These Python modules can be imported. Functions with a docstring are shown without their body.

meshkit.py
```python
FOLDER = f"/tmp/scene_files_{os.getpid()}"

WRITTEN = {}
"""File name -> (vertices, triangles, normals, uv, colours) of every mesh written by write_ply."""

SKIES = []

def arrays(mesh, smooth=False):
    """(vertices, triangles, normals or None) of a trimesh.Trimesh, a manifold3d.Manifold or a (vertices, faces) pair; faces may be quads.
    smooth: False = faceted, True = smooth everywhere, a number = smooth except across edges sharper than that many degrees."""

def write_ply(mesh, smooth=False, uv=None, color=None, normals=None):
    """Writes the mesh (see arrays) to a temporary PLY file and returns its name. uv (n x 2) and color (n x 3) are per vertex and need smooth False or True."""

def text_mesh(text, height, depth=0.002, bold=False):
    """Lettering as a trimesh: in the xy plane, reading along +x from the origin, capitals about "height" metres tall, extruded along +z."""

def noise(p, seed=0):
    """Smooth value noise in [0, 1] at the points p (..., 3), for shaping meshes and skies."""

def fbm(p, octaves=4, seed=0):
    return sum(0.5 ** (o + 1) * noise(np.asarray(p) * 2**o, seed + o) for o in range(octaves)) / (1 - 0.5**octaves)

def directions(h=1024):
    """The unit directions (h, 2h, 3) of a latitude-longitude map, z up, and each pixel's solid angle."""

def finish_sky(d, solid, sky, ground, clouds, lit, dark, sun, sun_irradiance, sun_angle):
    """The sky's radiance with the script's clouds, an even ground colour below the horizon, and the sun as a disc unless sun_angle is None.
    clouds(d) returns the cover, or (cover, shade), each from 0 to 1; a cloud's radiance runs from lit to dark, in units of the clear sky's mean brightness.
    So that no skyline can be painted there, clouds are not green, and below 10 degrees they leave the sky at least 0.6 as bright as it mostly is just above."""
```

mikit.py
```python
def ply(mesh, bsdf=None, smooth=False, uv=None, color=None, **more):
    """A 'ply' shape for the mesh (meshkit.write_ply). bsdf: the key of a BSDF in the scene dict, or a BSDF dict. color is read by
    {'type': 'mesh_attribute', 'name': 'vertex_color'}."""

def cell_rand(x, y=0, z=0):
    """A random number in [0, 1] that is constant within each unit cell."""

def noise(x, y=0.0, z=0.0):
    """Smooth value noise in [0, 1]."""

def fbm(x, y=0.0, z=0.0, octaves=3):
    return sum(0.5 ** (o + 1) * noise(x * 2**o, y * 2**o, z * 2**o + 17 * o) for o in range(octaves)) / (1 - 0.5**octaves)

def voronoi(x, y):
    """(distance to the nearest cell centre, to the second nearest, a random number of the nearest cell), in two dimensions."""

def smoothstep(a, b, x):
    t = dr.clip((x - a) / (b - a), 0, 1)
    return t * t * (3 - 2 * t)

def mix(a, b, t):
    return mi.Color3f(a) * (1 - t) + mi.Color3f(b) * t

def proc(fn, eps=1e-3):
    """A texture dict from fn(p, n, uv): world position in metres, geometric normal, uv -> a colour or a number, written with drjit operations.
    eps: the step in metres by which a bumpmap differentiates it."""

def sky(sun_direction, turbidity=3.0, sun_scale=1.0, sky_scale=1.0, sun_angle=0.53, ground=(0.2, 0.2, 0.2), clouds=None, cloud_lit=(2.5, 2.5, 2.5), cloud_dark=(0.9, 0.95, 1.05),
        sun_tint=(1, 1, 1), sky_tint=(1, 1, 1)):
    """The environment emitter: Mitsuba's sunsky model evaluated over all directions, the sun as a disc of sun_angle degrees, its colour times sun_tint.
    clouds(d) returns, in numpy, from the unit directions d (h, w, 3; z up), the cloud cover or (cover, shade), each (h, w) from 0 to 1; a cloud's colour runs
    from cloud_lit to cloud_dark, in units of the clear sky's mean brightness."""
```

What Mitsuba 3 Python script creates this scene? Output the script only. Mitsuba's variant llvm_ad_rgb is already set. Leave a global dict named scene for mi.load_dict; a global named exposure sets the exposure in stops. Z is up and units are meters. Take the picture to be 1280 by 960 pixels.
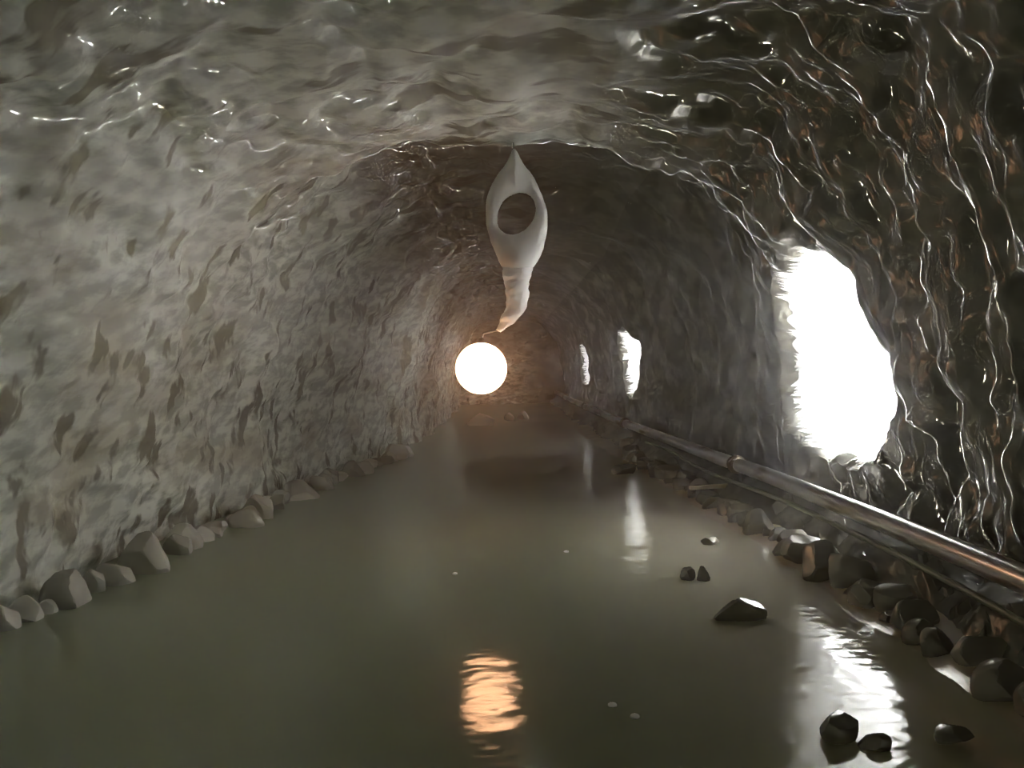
import math
import numpy as np, trimesh, mitsuba as mi, drjit as dr
import mikit, meshkit
from mikit import proc, noise, fbm, smoothstep, mix
from scipy.spatial import cKDTree
from scipy.ndimage import gaussian_filter

T = mi.ScalarTransform4f
rng = np.random.default_rng(7)
scene, labels = {}, {}

# ---------------------------------------------------------------- camera, air, sky, exposure
CAM = np.array([0.0, 0.0, 1.5])
yaw, pitch, roll = math.radians(0.26), math.radians(-1.2), math.radians(1.5)
d = np.array([math.sin(yaw) * math.cos(pitch), math.cos(yaw) * math.cos(pitch), math.sin(pitch)])
right0 = np.cross(d, [0, 0, 1]); right0 /= np.linalg.norm(right0)
up0 = np.cross(right0, d)
up = up0 * math.cos(roll) + right0 * math.sin(roll)
HAZE = 0.03
scene['mine_air'] = {'type': 'homogeneous', 'albedo': {'type': 'rgb', 'value': [0.93, 0.93, 0.95]}, 'sigma_t': HAZE,
                     'phase': {'type': 'hg', 'g': 0.88}}
scene['camera'] = {'type': 'perspective', 'fov': 60.0, 'fov_axis': 'x', 'near_clip': 0.05, 'far_clip': 500.0,
                   'to_world': T().look_at(origin=CAM.tolist(), target=(CAM + d).tolist(), up=up.tolist()),
                   'medium': {'type': 'ref', 'id': 'mine_air'}}
exposure = -0.2


def hazy(dv):
    c = meshkit.fbm(dv * 3.0 + 5, 4, 3)
    return np.clip(0.75 + 0.5 * (c - 0.4), 0, 1), np.clip((c - 0.45) * 1.4, 0, 1)


scene['sky'] = mikit.sky([0.48, -0.84, 0.40], turbidity=4.0, sun_scale=9000.0, sky_scale=80.0, sun_tint=(0.83, 1.0, 1.28), sky_tint=(0.92, 1.0, 1.04), ground=(0.3, 0.3, 0.26),
                         clouds=hazy, cloud_lit=(2.6, 2.65, 2.8), cloud_dark=(1.6, 1.68, 1.85))
LAMP_POS = np.array([-0.235, 7.9, 1.48])
LAMP_POWER = np.array([1.0, 0.50, 0.25]) * 14.0


# ---------------------------------------------------------------- materials
def bsdf(name, d):
    scene[name] = d
    return name


def ctex(fn):
    return proc(fn)


def dry_rock(p, n, uv):
    a = fbm(p.x * 1.1, p.y * 1.1, p.z * 1.6, octaves=4)
    b = fbm(p.x * 6 + 3, p.y * 5 + p.z * 5, p.z * 10 - p.y * 4, octaves=4)
    c = mix((0.205, 0.22, 0.195), (0.44, 0.465, 0.425), smoothstep(0.32, 0.68, b))
    c = mix(c, (0.20, 0.16, 0.12), smoothstep(0.52, 0.75, a) * 0.5)
    gouge_shade = fbm(p.x * 2.2 + p.y * 1.4 + 11, p.y * 4.6 + p.z * 1.8, p.z * 2.4 - p.y * 2.2, octaves=4)  # shade of pick gouges, painted as dark streaks in the colour
    return mix(c, (0.07, 0.058, 0.045), smoothstep(0.565, 0.66, gouge_shade) * 0.9)


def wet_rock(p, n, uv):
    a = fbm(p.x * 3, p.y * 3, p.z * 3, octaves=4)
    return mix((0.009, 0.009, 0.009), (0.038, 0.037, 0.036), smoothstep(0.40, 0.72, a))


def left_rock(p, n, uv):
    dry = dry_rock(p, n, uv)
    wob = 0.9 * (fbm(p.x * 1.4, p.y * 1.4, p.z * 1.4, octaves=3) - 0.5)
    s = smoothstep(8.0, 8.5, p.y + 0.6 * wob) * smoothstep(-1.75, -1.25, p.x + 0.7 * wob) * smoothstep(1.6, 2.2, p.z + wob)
    dry = mix(dry, (0.075, 0.042, 0.03), s * 0.85)  # shadow of the roof recess past the lip, painted into the rock colour
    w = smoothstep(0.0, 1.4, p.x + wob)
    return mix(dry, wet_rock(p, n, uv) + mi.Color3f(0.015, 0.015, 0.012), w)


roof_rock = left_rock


def rock_bump(p, n, uv):
    return 0.008 * fbm(p.x * 14, p.y * 14, p.z * 14, octaves=4) + 0.01 * dr.abs(fbm(p.x * 5, p.y * 5 + p.z * 3, p.z * 7, octaves=3) - 0.5)


def wet_bump(p, n, uv):
    return 0.014 * fbm(p.x * 16, p.y * 16, p.z * 9, octaves=3) + 0.001 * noise(p.x * 60, p.y * 60, p.z * 40)


def bumped(inner, fn, scale=1.0):
    return {'type': 'twosided', 'b': {'type': 'bumpmap', 'arbitrary': {**proc(fn, 2e-3)}, 'scale': scale, 'bsdf': inner}}


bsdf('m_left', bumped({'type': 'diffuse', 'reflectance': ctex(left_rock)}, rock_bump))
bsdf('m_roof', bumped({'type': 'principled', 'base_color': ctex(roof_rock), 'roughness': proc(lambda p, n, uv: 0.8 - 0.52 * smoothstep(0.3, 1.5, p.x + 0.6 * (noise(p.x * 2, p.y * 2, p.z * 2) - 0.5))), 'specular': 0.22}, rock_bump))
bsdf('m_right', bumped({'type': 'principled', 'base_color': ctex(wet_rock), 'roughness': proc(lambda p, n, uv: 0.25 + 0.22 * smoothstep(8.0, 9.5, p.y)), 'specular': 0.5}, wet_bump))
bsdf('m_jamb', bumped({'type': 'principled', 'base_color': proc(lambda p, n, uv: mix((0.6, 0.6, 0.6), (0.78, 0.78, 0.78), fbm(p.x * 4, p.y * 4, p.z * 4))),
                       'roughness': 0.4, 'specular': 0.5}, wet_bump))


def murk(p, n, uv):
    e = p.x + 0.5 * (fbm(p.x * 0.9, p.y * 0.5, 3.0, octaves=3) - 0.5)
    return mix((0.208, 0.238, 0.182), (0.42, 0.405, 0.30), smoothstep(0.3, 1.6, e))


bsdf('m_water', {'type': 'roughplastic', 'diffuse_reflectance': ctex(murk), 'int_ior': 1.33, 'alpha': 0.015, 'nonlinear': True})
bsdf('m_mud', {'type': 'twosided', 'b': {'type': 'principled', 'base_color': proc(lambda p, n, uv: mix((0.36, 0.32, 0.23), (0.48, 0.44, 0.33), fbm(p.x * 3, p.y * 3, p.z * 3))),
                                        'roughness': 0.18, 'specular': 0.5}})
bsdf('m_stone_dark', {'type': 'principled', 'base_color': {'type': 'rgb', 'value': [0.03, 0.028, 0.026]}, 'roughness': 0.25, 'specular': 0.6})
for k in range(3):
    v = [0.34, 0.26, 0.18][k]
    bsdf(f'm_stone_pale_{k}', {'type': 'principled', 'base_color': {'type': 'rgb', 'value': [v, v * 0.98, v * 0.88]}, 'roughness': 0.6, 'specular': 0.4})
    v = [0.035, 0.055, 0.09][k]
    bsdf(f'm_stone_wet_{k}', {'type': 'principled', 'base_color': {'type': 'rgb', 'value': [v, v * 0.9, v * 0.78]}, 'roughness': 0.28, 'specular': 0.6})
bsdf('m_pipe', {'type': 'principled', 'base_color': proc(lambda p, n, uv: mix((0.62, 0.62, 0.62), (0.32, 0.27, 0.22), smoothstep(0.5, 0.75, fbm(p.x * 9, p.y * 2, p.z * 9)))),
                'roughness': 0.27, 'metallic': 0.9})
bsdf('m_coupling', {'type': 'principled', 'base_color': {'type': 'rgb', 'value': [0.16, 0.13, 0.11]}, 'roughness': 0.4, 'metallic': 0.7})
bsdf('m_hose', {'type': 'principled', 'base_color': {'type': 'rgb', 'value': [0.06, 0.075, 0.055]}, 'roughness': 0.35, 'specular': 0.5})
bsdf('m_plastic', {'type': 'principledthin', 'base_color': {'type': 'rgb', 'value': [0.74, 0.75, 0.72]}, 'roughness': 0.22, 'diff_trans': 0.7, 'spec_trans': 0.0, 'eta': 1.5})
bsdf('m_black', {'type': 'principled', 'base_color': {'type': 'rgb', 'value': [0.03, 0.03, 0.03]}, 'roughness': 0.5})
bsdf('m_wood', {'type': 'principled', 'base_color': {'type': 'rgb', 'value': [0.42, 0.40, 0.30]}, 'roughness': 0.6})
bsdf('m_sparkle_bead', {'type': 'roughplastic', 'diffuse_reflectance': {'type': 'rgb', 'value': [0.85, 0.87, 0.85]}, 'alpha': 0.03})


# ---------------------------------------------------------------- shape helpers
def add(key, mesh, mat, smooth=False, label=None, cat=None, group=None, kind=None, **more):
    scene[key] = mikit.ply(mesh, mat, smooth=smooth, **more)
    note(key, label, cat, group, kind)
    return key


def note(key, label=None, cat=None, group=None, kind=None):
    e = {k: v for k, v in (('label', label), ('category', cat), ('group', group), ('kind', kind)) if v}
    if e:
        labels[key] = e


def fac(p, cell, seed, tilt=0.5, stretch=(1, 1, 1), rot=0.0):
    """Chiselled blocks: each nearest random cell is a tilted plane."""
    r = np.random.default_rng(seed)
    q = np.asarray(p) * np.asarray(stretch)
    if rot:
        c, s = math.cos(rot), math.sin(rot)
        q = np.stack([q[:, 0], c * q[:, 1] - s * q[:, 2], s * q[:, 1] + c * q[:, 2]], 1)
    lo, hi = q.min(0) - cell, q.max(0) + cell
    n = int(min(np.prod((hi - lo) / cell), 400000))
    pts = lo + r.random((n, 3)) * (hi - lo)
    g = r.normal(size=(n, 3)) * tilt
    h = r.random(n) - 0.5
    _, i = cKDTree(pts).query(q, workers=-1)
    return (np.einsum('ij,ij->i', g[i], q - pts[i]) / cell + h[i])


def tube(points, radii, sides=16, caps=True):
    P, R = np.asarray(points, float), np.broadcast_to(np.asarray(radii, float), (len(points),))
    t = np.gradient(P, axis=0)
    t /= np.linalg.norm(t, axis=1, keepdims=True)
    u = np.cross(t[0], [0.3, 0.1, 1.0] if abs(t[0][2]) < 0.9 else [1, 0, 0.1]); u /= np.linalg.norm(u)
    rings, a = [], np.arange(sides) * 2 * np.pi / sides
    for i in range(len(P)):
        u = u - t[i] * np.dot(u, t[i]); u /= np.linalg.norm(u)
        w = np.cross(t[i], u)
        rings.append(P[i] + R[i] * (np.cos(a)[:, None] * u + np.sin(a)[:, None] * w))
    v = np.vstack(rings)
    f = []
    for i in range(len(P) - 1):
        for j in range(sides):
            k = (j + 1) % sides
            f += [[i * sides + j, i * sides + k, (i + 1) * sides + k], [i * sides + j, (i + 1) * sides + k, (i + 1) * sides + j]]
    if caps:
        v = np.vstack([v, P[:1], P[-1:]])
        c0, c1, o = len(v) - 2, len(v) - 1, (len(P) - 1) * sides
        for j in range(sides):
            k = (j + 1) % sides
            f += [[c0, k, j], [c1, o + j, o + k]]
    return trimesh.Trimesh(v, np.array(f), process=False)


def stone_mesh(seed, sub=3):
    r = np.random.default_rng(seed)
    m = trimesh.creation.icosphere(subdivisions=sub)
    v = m.vertices.copy()
    for _ in range(9):                                  # cut flat faces, as broken rock has
        k = r.normal(size=3); k /= np.linalg.norm(k)
        lim = r.uniform(0.5, 0.85)
        over = np.maximum(v @ k - lim, 0)
        v -= over[:, None] * k * 0.92
    v *= 1 + 0.12 * (meshkit.fbm(v * 2.2 + seed, 3, seed)[:, None] - 0.5)
    v = (v - (v.max(0) + v.min(0)) / 2) / (v.max(0) - v.min(0))   # fits a unit box
    return trimesh.Trimesh(v, m.faces, process=False)


STONES = [stone_mesh(100 + k) for k in range(8)]


def stone(key, k, c, size, rz, mat, tilt=(0, 0), smooth=16, **tags):
    m = STONES[k % 8].copy()
    m.apply_scale(1.0)
    M = trimesh.transformations.rotation_matrix(rz, [0, 0, 1]) @ trimesh.transformations.rotation_matrix(tilt[0], [1, 0, 0]) @ np.diag([*size, 1.0])
    m.apply_transform(M)
    m.apply_translation(c)
    return add(key, m, mat, smooth, **tags)


# ---------------------------------------------------------------- tunnel shell
OPEN = [(-1.7, 0.95, 0.85), (7.35, 1.08, 0.79), (16.6, 1.05, 0.58), (25.6, 1.0, 0.55)]   # y, half width, half height
ZC = 1.5
Lx = lambda y: np.interp(y, [-7, 3, 5, 6.5, 8, 12, 16, 25, 40], [3.2, 3.3, 3.36, 3.25, 3.1, 2.65, 1.95, 1.85, 1.85])
Rx = lambda y: np.interp(y, [-7, 7, 9, 16, 25, 40], [2.8, 2.8, 2.72, 2.4, 2.25, 2.2])


def top(y):
    return np.interp(y, [-7, 0, 7.3, 8.0, 8.5, 9.5, 11.5, 14.5, 25, 40], [3.7, 3.6, 3.49, 3.45, 3.62, 4.0, 4.0, 3.45, 3.4, 3.4])


ys = [-6.5]
while ys[-1] < 36:
    y = ys[-1]
    h = 0.022 * max(1.0, (y / 6.0)) if y > 3 else 0.05
    for (yc, a, b) in OPEN:
        if abs(abs(y - yc) - a) < 0.35:
            h = min(h, 0.02 if y < 12 else 0.035)
    ys.append(y + h)
ys = np.array(ys)
NEXP, ZB = 2.6, -0.45


def profile(phi, y):
    c, s = np.cos(phi), np.sin(phi)
    a, e = np.where(c < 0, Lx(y), Rx(y)), np.where(c < 0, NEXP, 3.3)
    return np.stack([np.sign(c) * a * np.abs(c) ** (2 / e), y + 0 * c, ZB + (top(y) - ZB) * np.abs(s) ** (2 / e)], -1)


fine = np.linspace(np.pi - 1e-6, 1e-6, 4000)
ref = profile(fine, np.full(4000, 6.0))
arc = np.concatenate([[0], np.cumsum(np.linalg.norm(np.diff(ref, axis=0), axis=1))])
ns = int(arc[-1] / 0.024)
phis = np.interp(np.linspace(0, arc[-1], ns), arc, fine)
PH, Y = np.meshgrid(phis, ys)
P = profile(PH.ravel(), Y.ravel())
ny = len(ys)
cen = np.stack([0 * P[:, 0], P[:, 1], np.full(len(P), 1.3)], 1)


def grid_normals(P):
    G = P.reshape(ny, ns, 3)
    n = np.cross(np.gradient(G, axis=1), np.gradient(G, axis=0)).reshape(-1, 3)
    n /= np.linalg.norm(n, axis=1, keepdims=True) + 1e-12
    flip = np.sum(n * (P - cen), 1)
    return n


N = grid_normals(P)
if np.sum(N * (P - cen), 1).mean() < 0:
    N = -N
SGN_CHECK = N
P = P + N * ((meshkit.fbm(P * 0.55 + 9, 3, 5) - 0.5) * 0.55)[:, None]
# window shafts
rho_all = np.full(len(P), 9.0)
for k, (yc, a, b) in enumerate(OPEN):
    ok = (P[:, 0] > 1.2) & (np.abs(P[:, 1] - yc) < 2.2)
    q = P[ok]
    wob = (meshkit.fbm(q * np.array([0.3, 2.2, 2.2]) + 20 * k, 4, 40 + k) - 0.5) * 0.42
    rho = (np.abs((q[:, 1] - yc) / a) ** 2.6 + np.abs((q[:, 2] - ZC) / b) ** 2.6) ** (1 / 2.6) + wob
    rho_all[ok] = rho
    t = np.clip((1.10 - rho) / 0.34, 0, 1)
    P[ok, 0] += 1.35 * t * t * (3 - 2 * t)
N2 = grid_normals(P)
if np.sum(N2 * N, 1).mean() < 0:
    N2 = -N2
leftness = np.clip((-P[:, 0] + 0.9) / 1.6, 0, 1)
rightness = np.clip((P[:, 0] - 0.3) / 1.5, 0, 1)


def soften(f, k):
    return gaussian_filter(f.reshape(ny, ns), k).ravel()


dis = 0.13 * (meshkit.fbm(P * np.array([2.0, 1.5, 2.4]), 3, 91) - 0.5)
dis += soften(0.05 * fac(P, 0.6, 1, 0.42, (1, 1, 1)), 2.0)
chip = 0.028 * fac(P, 0.22, 2, 0.5, (1, 0.55, 1.7), 0.6) + 0.015 * fac(P, 0.12, 3, 0.5, (1, 0.5, 1.6), 0.8)
dis += leftness * soften(chip, 1.3)
slab = 0.10 * fac(P, 0.5, 4, 0.55, (1, 1.4, 0.5)) + 0.045 * fac(P, 0.22, 5, 0.6, (1, 1.4, 0.4))
far = np.clip((P[:, 1] - 8.2) / 1.6, 0, 1)
dis += rightness * (1 - 0.7 * far) * (soften(slab, 1.2) + 0.075 * (meshkit.fbm(P * np.array([5, 6, 3.5]), 3, 14) - 0.5))
rid = np.abs(meshkit.fbm(P * np.array([1.8, 1.2, 2.2]) + 31, 4, 9) - 0.5)
dis += soften(0.07 * np.clip(1 - rid / 0.05, 0, 1) * (meshkit.noise(P * 0.9, 77) > 0.42), 1.8)     # gouges cut into the rock
dis *= 0.12 + 0.88 * np.clip((rho_all - 0.9) / 0.4, 0, 1)
P = P + N2 * dis[:, None]

idx = np.arange(ny * ns).reshape(ny, ns)
q = np.stack([idx[:-1, :-1], idx[:-1, 1:], idx[1:, 1:], idx[1:, :-1]], -1).reshape(-1, 4)
rq = rho_all[q].min(1)
q = q[rq > 0.72]
col = (q[:, 0] % ns)
phq = phis[col]
isroof = (phq < np.radians(122)) & (phq > np.radians(62))
isjamb = (rho_all[q].min(1) < 1.02)
jam_id = np.argmin(np.abs(ys[q[:, 0] // ns][:, None] - np.array([o[0] for o in OPEN])[None]), 1)


def part(mask):
    f = q[mask]
    used, inv = np.unique(f, return_inverse=True)
    f = inv.reshape(-1, 4)
    return trimesh.Trimesh(P[used], np.vstack([f[:, [0, 1, 2]], f[:, [0, 2, 3]]]), process=False)


# one smooth-angle normal set per piece
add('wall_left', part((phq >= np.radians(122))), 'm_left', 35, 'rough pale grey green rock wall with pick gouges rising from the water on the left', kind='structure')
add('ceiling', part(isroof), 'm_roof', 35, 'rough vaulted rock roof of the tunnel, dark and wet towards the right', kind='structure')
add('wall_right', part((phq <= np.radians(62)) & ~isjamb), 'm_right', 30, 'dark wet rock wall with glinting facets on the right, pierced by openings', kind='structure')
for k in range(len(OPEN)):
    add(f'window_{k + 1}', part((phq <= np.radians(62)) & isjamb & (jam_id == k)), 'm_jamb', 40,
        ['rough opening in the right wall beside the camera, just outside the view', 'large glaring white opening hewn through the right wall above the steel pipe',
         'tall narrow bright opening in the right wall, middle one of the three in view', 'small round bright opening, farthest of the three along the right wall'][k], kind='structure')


def end_wall(y, key, facing):
    n = 60
    g = np.linspace(-1, 1, n)
    X, Z = np.meshgrid(g * 3.8, (g + 1) / 2 * 5.2 - 0.7)
    v = np.stack([X, np.full_like(X, y), Z], -1).reshape(-1, 3)
    v[:, 1] += 0.5 * (meshkit.fbm(v * 0.7, 3, 3) - 0.5) + 0.08 * fac(v, 0.5, 12, 0.5)
    i = np.arange(n * n).reshape(n, n)
    f = np.stack([i[:-1, :-1], i[:-1, 1:], i[1:, 1:], i[1:, :-1]], -1).reshape(-1, 4)
    add(key, (v, f), 'm_left', 35, 'rough rock face closing the ' + ('far end of the tunnel' if y > 0 else 'tunnel behind the camera'), kind='structure')


end_wall(35.0, 'wall_back', -1)
end_wall(-6.2, 'wall_front', 1)
v = np.array([[-4, -7, -0.42], [4.2, -7, -0.42], [4.2, 37, -0.42], [-4, 37, -0.42]], float)
add('floor', (v, np.array([[0, 1, 2, 3]])), 'm_mud', label='muddy tunnel floor under the murky water', kind='structure')

# ---------------------------------------------------------------- water, mud bank and ledge
wy = [-6.0]
while wy[-1] < 34.6:
    wy.append(wy[-1] + (0.012 * max(1.0, wy[-1] / 4.0) if wy[-1] > 2.5 else 0.08))
wy = np.array(wy)
wx = np.arange(-3.4, 2.9, 0.02)
WX, WY = np.meshgrid(wx, wy)
w2 = np.stack([WX, WY, 0 * WX], -1).reshape(-1, 3)


def ripple(p):
    calm = 0.35 + 0.4 * np.clip((p[:, 0] + 0.6) / 1.6, 0, 1)
    calm = calm * (1 + 1.0 * np.clip((p[:, 1] - 5.0) / 5.0, 0, 1))
    a = meshkit.noise(p * np.array([4.5, 7.5, 1]) + 3, 21) - 0.5
    b = meshkit.noise(p * np.array([20, 28, 1]) + 7, 22) - 0.5
    c = meshkit.noise(p * np.array([1.3, 1.9, 1]) + 1, 23) - 0.5
    return calm * (0.0034 * a + 0.0024 * b) + 0.005 * c


w2[:, 2] = ripple(w2)
i = np.arange(len(w2)).reshape(len(wy), len(wx))
wf = np.stack([i[:-1, :-1], i[:-1, 1:], i[1:, 1:], i[1:, :-1]], -1).reshape(-1, 4)
wc = w2[wf[:, 0]]
wf = wf[(wc[:, 0] > -Lx(wc[:, 1]) - 0.3) & (wc[:, 0] < Rx(wc[:, 1]) - 0.25)]
add('water', (w2, wf), 'm_water', True, 'still murky green grey water flooding the tunnel floor', 'water', kind='stuff')


def strip(key, x0f, x1f, zf, mat, label, y0=-5.5, y1=34.0, nx=50, kind='structure', smooth=35):
    yy = [y0]
    while yy[-1] < y1:
        yy.append(yy[-1] + max(0.035, 0.0075 * yy[-1]))
    yy = np.array(yy)
    u = np.linspace(0, 1, nx)
    U, YY = np.meshgrid(u, yy)
    X = x0f(YY) * (1 - U) + x1f(YY) * U
    p = np.stack([X, YY, 0 * X], -1).reshape(-1, 3)
    p[:, 2] = zf(p, U.ravel())
    i = np.arange(len(p)).reshape(len(yy), nx)
    f = np.stack([i[:-1, :-1], i[:-1, 1:], i[1:, 1:], i[1:, :-1]], -1).reshape(-1, 4)
    add(key, (p, f), mat, smooth, label, kind=kind)
    return p


def bank_z(p, u):
    return -0.108 + 0.165 * np.clip(u * 1.15, 0, 1) ** 0.9 + 0.055 * (meshkit.fbm(p * 1.3 + 4, 4, 31) - 0.5)


strip('mud_bank', lambda y: Rx(y) - 1.35 + 0 * y, lambda y: Rx(y) - 0.35, bank_z, 'm_mud', 'wet tan mud bank sloping into the water along the right side')


def ledge_z(p, u):
    h = 0.34 * np.clip(u / 0.45, 0, 1) ** 0.8 + 0.02
    return h * (0.75 + 0.5 * meshkit.fbm(p * 1.6, 3, 33)) - 0.05 + 0.05 * fac(p * np.array([1, 1, 0]), 0.2, 35, 0.5)


strip('rock_ledge', lambda y: Rx(y) - 0.60 + 0.22 * (meshkit.noise(np.stack([0 * y, y * 1.2, 0 * y], -1), 8) - 0.5), lambda y: Rx(y) + 0.25, ledge_z, 'm_right',
      'dark rubble ledge at the foot of the right wall under the pipe', nx=60, smooth=30)

# ---------------------------------------------------------------- pipe, hose
PY = np.array([1.0, 5.0, 8.0, 9.5, 16.0, 25.0, 33.0])
PX = Rx(PY) - 0.44
PZ = np.array([0.45, 0.45, 0.45, 0.44, 0.46, 0.46, 0.46])
joints = [-4.0, 2.35, 8.9, 15.2, 21.6, 28.0, 33.0]
pipe_at = lambda y: np.array([np.interp(y, PY, PX), y, np.interp(y, PY, PZ)])
n_p = n_c = 0
for a, b in zip(joints[:-1], joints[1:]):
    pts = [pipe_at(t) for t in np.linspace(a, b, 14)]
    add('steel_pipe__segment' + (f'_{n_p:03d}' if n_p else ''), tube(pts, 0.068, 28), 'm_pipe', 40)
    n_p += 1
for j in joints[1:-1]:
    k = 'steel_pipe__coupling' + (f'_{n_c:03d}' if n_c else '')
    c = [pipe_at(j + t) for t in (-0.085, -0.08, -0.03, -0.028, 0.028, 0.03, 0.08, 0.085)]
    add(k, tube(c, [0.07, 0.082, 0.082, 0.094, 0.094, 0.082, 0.082, 0.07], 28), 'm_coupling', 40)
    n_c += 1
note('steel_pipe', 'long shiny steel pipe running along the ledge under the openings', 'pipe')
note('steel_pipe__coupling', 'dark bolted coupling')
for k in range(1, n_c):
    note(f'steel_pipe__coupling_{k:03d}', 'dark bolted coupling')
hy = np.linspace(-4, 13, 70)
hose = np.stack([Rx(hy) - 0.53 + 0.02 * np.sin(hy * 1.7), hy, 0.31 + 0.025 * np.sin(hy * 1.1 + 1)], 1)
add('hose', tube(hose, 0.019, 12), 'm_hose', 50, 'thin dark hose running just below the steel pipe', 'hose')

# ---------------------------------------------------------------- hanging plastic bag
BAGY = 7.9
outline = np.array([[0.105, 3.42], [0.06, 3.33], [-0.03, 3.21], [-0.115, 3.07], [-0.16, 2.90], [-0.155, 2.74], [-0.11, 2.58], [-0.06, 2.44], [0.00, 2.35], [0.11, 2.31],
                    [0.22, 2.34], [0.305, 2.44], [0.36, 2.57], [0.39, 2.72], [0.385, 2.88], [0.335, 3.04], [0.26, 3.19], [0.175, 3.30]])
hole_c = np.array([0.115, 2.845])


def closed_curve(pts, n):
    from scipy.interpolate import splprep, splev
    t, _ = splprep(np.vstack([pts, pts[:1]]).T, s=0, per=True)
    return np.array(splev(np.linspace(0, 1, n, endpoint=False), t)).T


nO, nT = 120, 40
O = closed_curve(outline, nO)
ang = np.arctan2(O[:, 1] - hole_c[1], O[:, 0] - hole_c[0])
ca, sa = math.cos(0.9), math.sin(0.9)
e1, e2 = np.array([ca, sa]), np.array([-sa, ca])
er = 1 / np.sqrt(((np.cos(ang) * ca + np.sin(ang) * sa) / 0.20) ** 2 + ((-np.cos(ang) * sa + np.sin(ang) * ca) / 0.155) ** 2)
I = hole_c + er[:, None] * np.stack([np.cos(ang), np.sin(ang)], 1)
psi = np.arange(nT) * 2 * np.pi / nT
t = (1 - np.cos(psi)) / 2
width = np.linalg.norm(O - I, axis=1)
XZ = O[:, None] * (1 - t)[None, :, None] + I[:, None] * t[None, :, None]
dep = np.sin(psi)[None] * np.minimum(0.15, 0.30 * width + 0.02)[:, None]
V = np.stack([XZ[..., 0], BAGY + dep, XZ[..., 1]], -1).reshape(-1, 3)
V[:, 1] += 0.035 * (meshkit.fbm(V * np.array([9, 3, 5]), 3, 50) - 0.5)
V[:, 0] += 0.022 * (meshkit.fbm(V * np.array([6, 6, 6]), 3, 51) - 0.5)
a, b = np.meshgrid(np.arange(nO), np.arange(nT), indexing='ij')
f = np.stack([a * nT + b, ((a + 1) % nO) * nT + b, ((a + 1) % nO) * nT + (b + 1) % nT, a * nT + (b + 1) % nT], -1).reshape(-1, 4)
add('plastic_bag__body', (V, f), 'm_plastic', True)
tl = np.array([[0.12, 2.46], [0.12, 2.38], [0.11, 2.29], [0.10, 2.20], [0.11, 2.10], [0.09, 2.02], [0.04, 1.94], [-0.02, 1.88], [-0.075, 1.80]])
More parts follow.
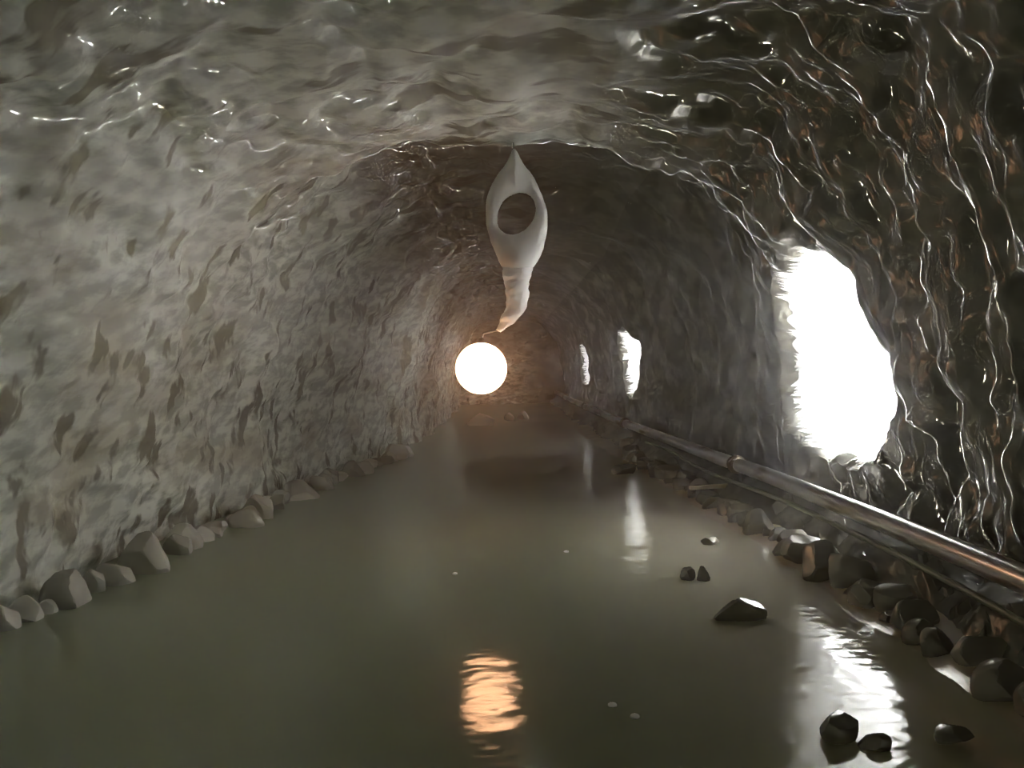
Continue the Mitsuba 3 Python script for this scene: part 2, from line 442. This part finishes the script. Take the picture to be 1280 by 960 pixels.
tt = np.linspace(0, 1, 70)
tx, tz = np.interp(tt, np.linspace(0, 1, 9), tl[:, 0]), np.interp(tt, np.linspace(0, 1, 9), tl[:, 1])
ker = np.ones(9) / 9
tx, tz = (np.convolve(np.pad(c, 4, 'edge'), ker, 'valid') for c in (tx, tz))
tr = np.interp(tt, [0, 0.12, 0.25, 0.45, 0.65, 0.82, 1], [0.05, 0.125, 0.125, 0.105, 0.085, 0.06, 0.022])
tail = tube(np.stack([tx, np.full(70, BAGY), tz], 1), tr, 40)
tv = tail.vertices
tv[:, 1] = BAGY + (tv[:, 1] - BAGY) * 0.75
tv += 0.045 * (meshkit.fbm(tv * np.array([9, 9, 16.0]), 3, 60)[:, None] - 0.5) * np.array([1, 1, 0.3])
tail = trimesh.Trimesh(tv, tail.faces, process=False)
add('plastic_bag__tail', tail, 'm_plastic', True, 'wrinkled tapering tail twisted into a point')
add('plastic_bag__cord', tube([[0.105, BAGY, 3.40], [0.10, BAGY, 3.52], [0.10, BAGY, 3.75]], 0.008, 8), 'm_black', True, 'thin dark cord')
note('plastic_bag', 'whitish translucent teardrop bag with a dark round hole, hanging from the roof', 'bag')

# ---------------------------------------------------------------- hanging lamp
lx, ly, lz = LAMP_POS
GR = 0.23
globe = trimesh.creation.icosphere(subdivisions=4, radius=GR)
globe.apply_translation(LAMP_POS)
scene['hanging_lamp__globe'] = mikit.ply(globe, bsdf('m_globe', {'type': 'diffuse', 'reflectance': {'type': 'rgb', 'value': [0.8, 0.78, 0.7]}}), smooth=True,
                                         emitter={'type': 'area', 'radiance': {'type': 'rgb', 'value': LAMP_POWER.tolist()}})
note('hanging_lamp__globe', 'glaring white glowing globe')
prof = np.array([[0.0, 0.27], [0.03, 0.27], [0.035, 0.20], [0.075, 0.17], [0.085, 0.13], [0.0, 0.13]])
cap = trimesh.creation.revolve(prof, sections=32)
cap.apply_translation(LAMP_POS)
add('hanging_lamp__cap', cap, 'm_black', 30, 'dark lamp holder')
add('hanging_lamp__cable', tube([[lx, ly, lz + 0.25], [lx + 0.03, ly, lz + 0.31], [-0.12, BAGY, 1.81], [-0.06, BAGY, 1.83]], 0.009, 10), 'm_black', True)
note('hanging_lamp', 'dazzling warm round lamp hanging from the tail of the plastic bag', 'lamp')

# ---------------------------------------------------------------- stones
stone('stone', 0, [1.30, 5.10, 0.045], (0.30, 0.17, 0.17), 0.2, 'm_stone_dark', label='black peaked stone standing out of the water beside the glaring reflection', cat='stone')
stone('stone_001', 1, [1.20, 6.05, 0.03], (0.10, 0.10, 0.11), 1.0, 'm_stone_dark', label='small dark stone in the water behind the black peaked stone, left one of a pair', cat='stone')
stone('stone_002', 2, [1.30, 6.02, 0.03], (0.10, 0.09, 0.13), 2.0, 'm_stone_wet_1', label='small wet stone touching its darker twin behind the black peaked stone', cat='stone')
stone('stone_003', 3, [1.62, 7.2, 0.02], (0.16, 0.11, 0.08), 0.4, 'm_stone_wet_1', label='low brown stone on the shallow mud, farther than the small pair of stones', cat='stone')
stone('stone_004', 4, [1.26, 3.45, 0.03], (0.15, 0.14, 0.13), 0.7, 'm_stone_dark', label='dark wet stone at the bottom edge of the view in the bright reflection', cat='stone')
stone('stone_005', 5, [1.37, 3.36, 0.02], (0.13, 0.10, 0.08), 0.1, 'm_stone_wet_0', label='flat shiny stone against the dark stone at the bottom edge', cat='stone')
stone('stone_006', 6, [1.66, 3.35, 0.05], (0.18, 0.12, 0.06), 0.5, 'm_stone_wet_0', label='low wet stone on the mud at the bottom edge of the view, rightmost there', cat='stone')
stone('stone_007', 7, [1.55, 12.0, 0.04], (0.36, 0.25, 0.16), 0.2, 'm_stone_dark', label='dark flat stone breaking the reflection of the middle opening', cat='stone')
stone('stone_008', 1, [2.0, 15.0, 0.10], (0.45, 0.3, 0.22), 1.4, 'm_stone_pale_0', label='pale wet stone on the bank below the middle opening', cat='stone')
stone('stone_009', 0, [-0.75, 22.5, 0.12], (0.7, 0.5, 0.40), 0.3, 'm_stone_pale_0', label='large wet stone shining in the far water just below the lamp', cat='stone')
stone('stone_010', 3, [0.0, 24.0, 0.08], (0.35, 0.3, 0.28), 1.3, 'm_stone_pale_0', label='small shining stone in the far water right of the large wet stone', cat='stone')
stone('stone_011', 5, [0.42, 24.5, 0.08], (0.35, 0.3, 0.3), 2.3, 'm_stone_pale_1', label='small shining stone in the far water, third from the left below the lamp', cat='stone')
r = np.random.default_rng(5)


ORDINAL = 'first second third fourth fifth sixth seventh eighth ninth tenth eleventh twelfth thirteenth fourteenth fifteenth sixteenth'.split()


def heap(name, y0, y1, place, mats, label, group, big, row):
    n, yy, seen = 0, y0, 0
    while yy < y1:
        s = r.uniform(0.13, 0.30) * (big if r.random() < 0.25 else 1.0)
        k, ax, h = int(r.integers(8)), s * r.uniform(0.75, 1.0), s * r.uniform(0.65, 1.05)
        x = place(yy, n, s)
        lab, grp = label, group
        if abs(x) / (yy + s * 0.45) < 0.57 and seen < len(ORDINAL):
            seen += 1
            lab, grp = f'{ORDINAL[seen - 1]} rock from the near end of the ' + row, None
        stone(name + (f'_{n:03d}' if n else ''), k, [x, yy + s * 0.45, h * 0.24], (s, ax, h), r.uniform(-0.5, 0.5) + math.pi * (k % 2), f'{mats}_{int(r.integers(3))}',
              (r.uniform(-.25, .25), 0), label=lab, cat='stone', group=grp)
        yy += s * 0.86
        n += 1


heap('rubble_stone', 4.5, 15.5, lambda y, n, s: -Lx(y) + 0.17 + s * 0.5 + r.uniform(-0.08, 0.10), 'm_stone_pale', 'small distant pale rock in the far half of the row along the left waterline',
     'distant broken rocks along the foot of the left wall', 1.5, 'pale row under the left wall')
heap('ledge_stone', 2.5, 14.0, lambda y, n, s: Rx(y) - 0.66 + r.uniform(-0.03, 0.10), 'm_stone_wet', 'dark distant rock of the rubble between the mud bank and the steel pipe',
     'dark distant rocks under the steel pipe', 1.3, 'dark rubble row below the pipe')

# ---------------------------------------------------------------- small things
pl = trimesh.creation.box([0.5, 0.06, 0.035])
pl.apply_transform(trimesh.transformations.rotation_matrix(0.25, [0, 0, 1]))
pl.apply_translation([2.12, 9.3, 0.17])
add('wooden_stick', pl, 'm_wood', False, 'short pale flat stick lying on the bank below the pipe', 'stick')
for k, (x, y) in enumerate([(-0.42, 6.4), (0.42, 3.85), (0.5, 3.72), (0.43, 7.05)]):  # white beads added to stand in for sparkles of light on the water
    m = trimesh.creation.icosphere(subdivisions=3, radius=0.02)
    m.apply_transform(np.diag([1, 1.1, 0.5, 1]))
    m.apply_translation([x, y, 0.003])
    add('sparkle_bead' + (f'_{k:03d}' if k else ''), m, 'm_sparkle_bead', True,
        ['added bead for a sparkle on the water midway between lamp and camera', 'tiny added bead for a sparkle on the near water, left of two close together',
         'tiny added bead for a sparkle on the near water, right of two close together', 'small bubble near the left edge of the middle opening\'s reflection'][k], 'sparkle_bead')

# the mist fills the whole tunnel
scene['mist'] = {'type': 'cube', 'to_world': T().translate([0, 15, 1.5]).scale([14, 30, 8]), 'bsdf': {'type': 'null'}, 'interior': {'type': 'ref', 'id': 'mine_air'}}
note('mist', 'thin mist filling the tunnel', 'mist', kind='stuff')
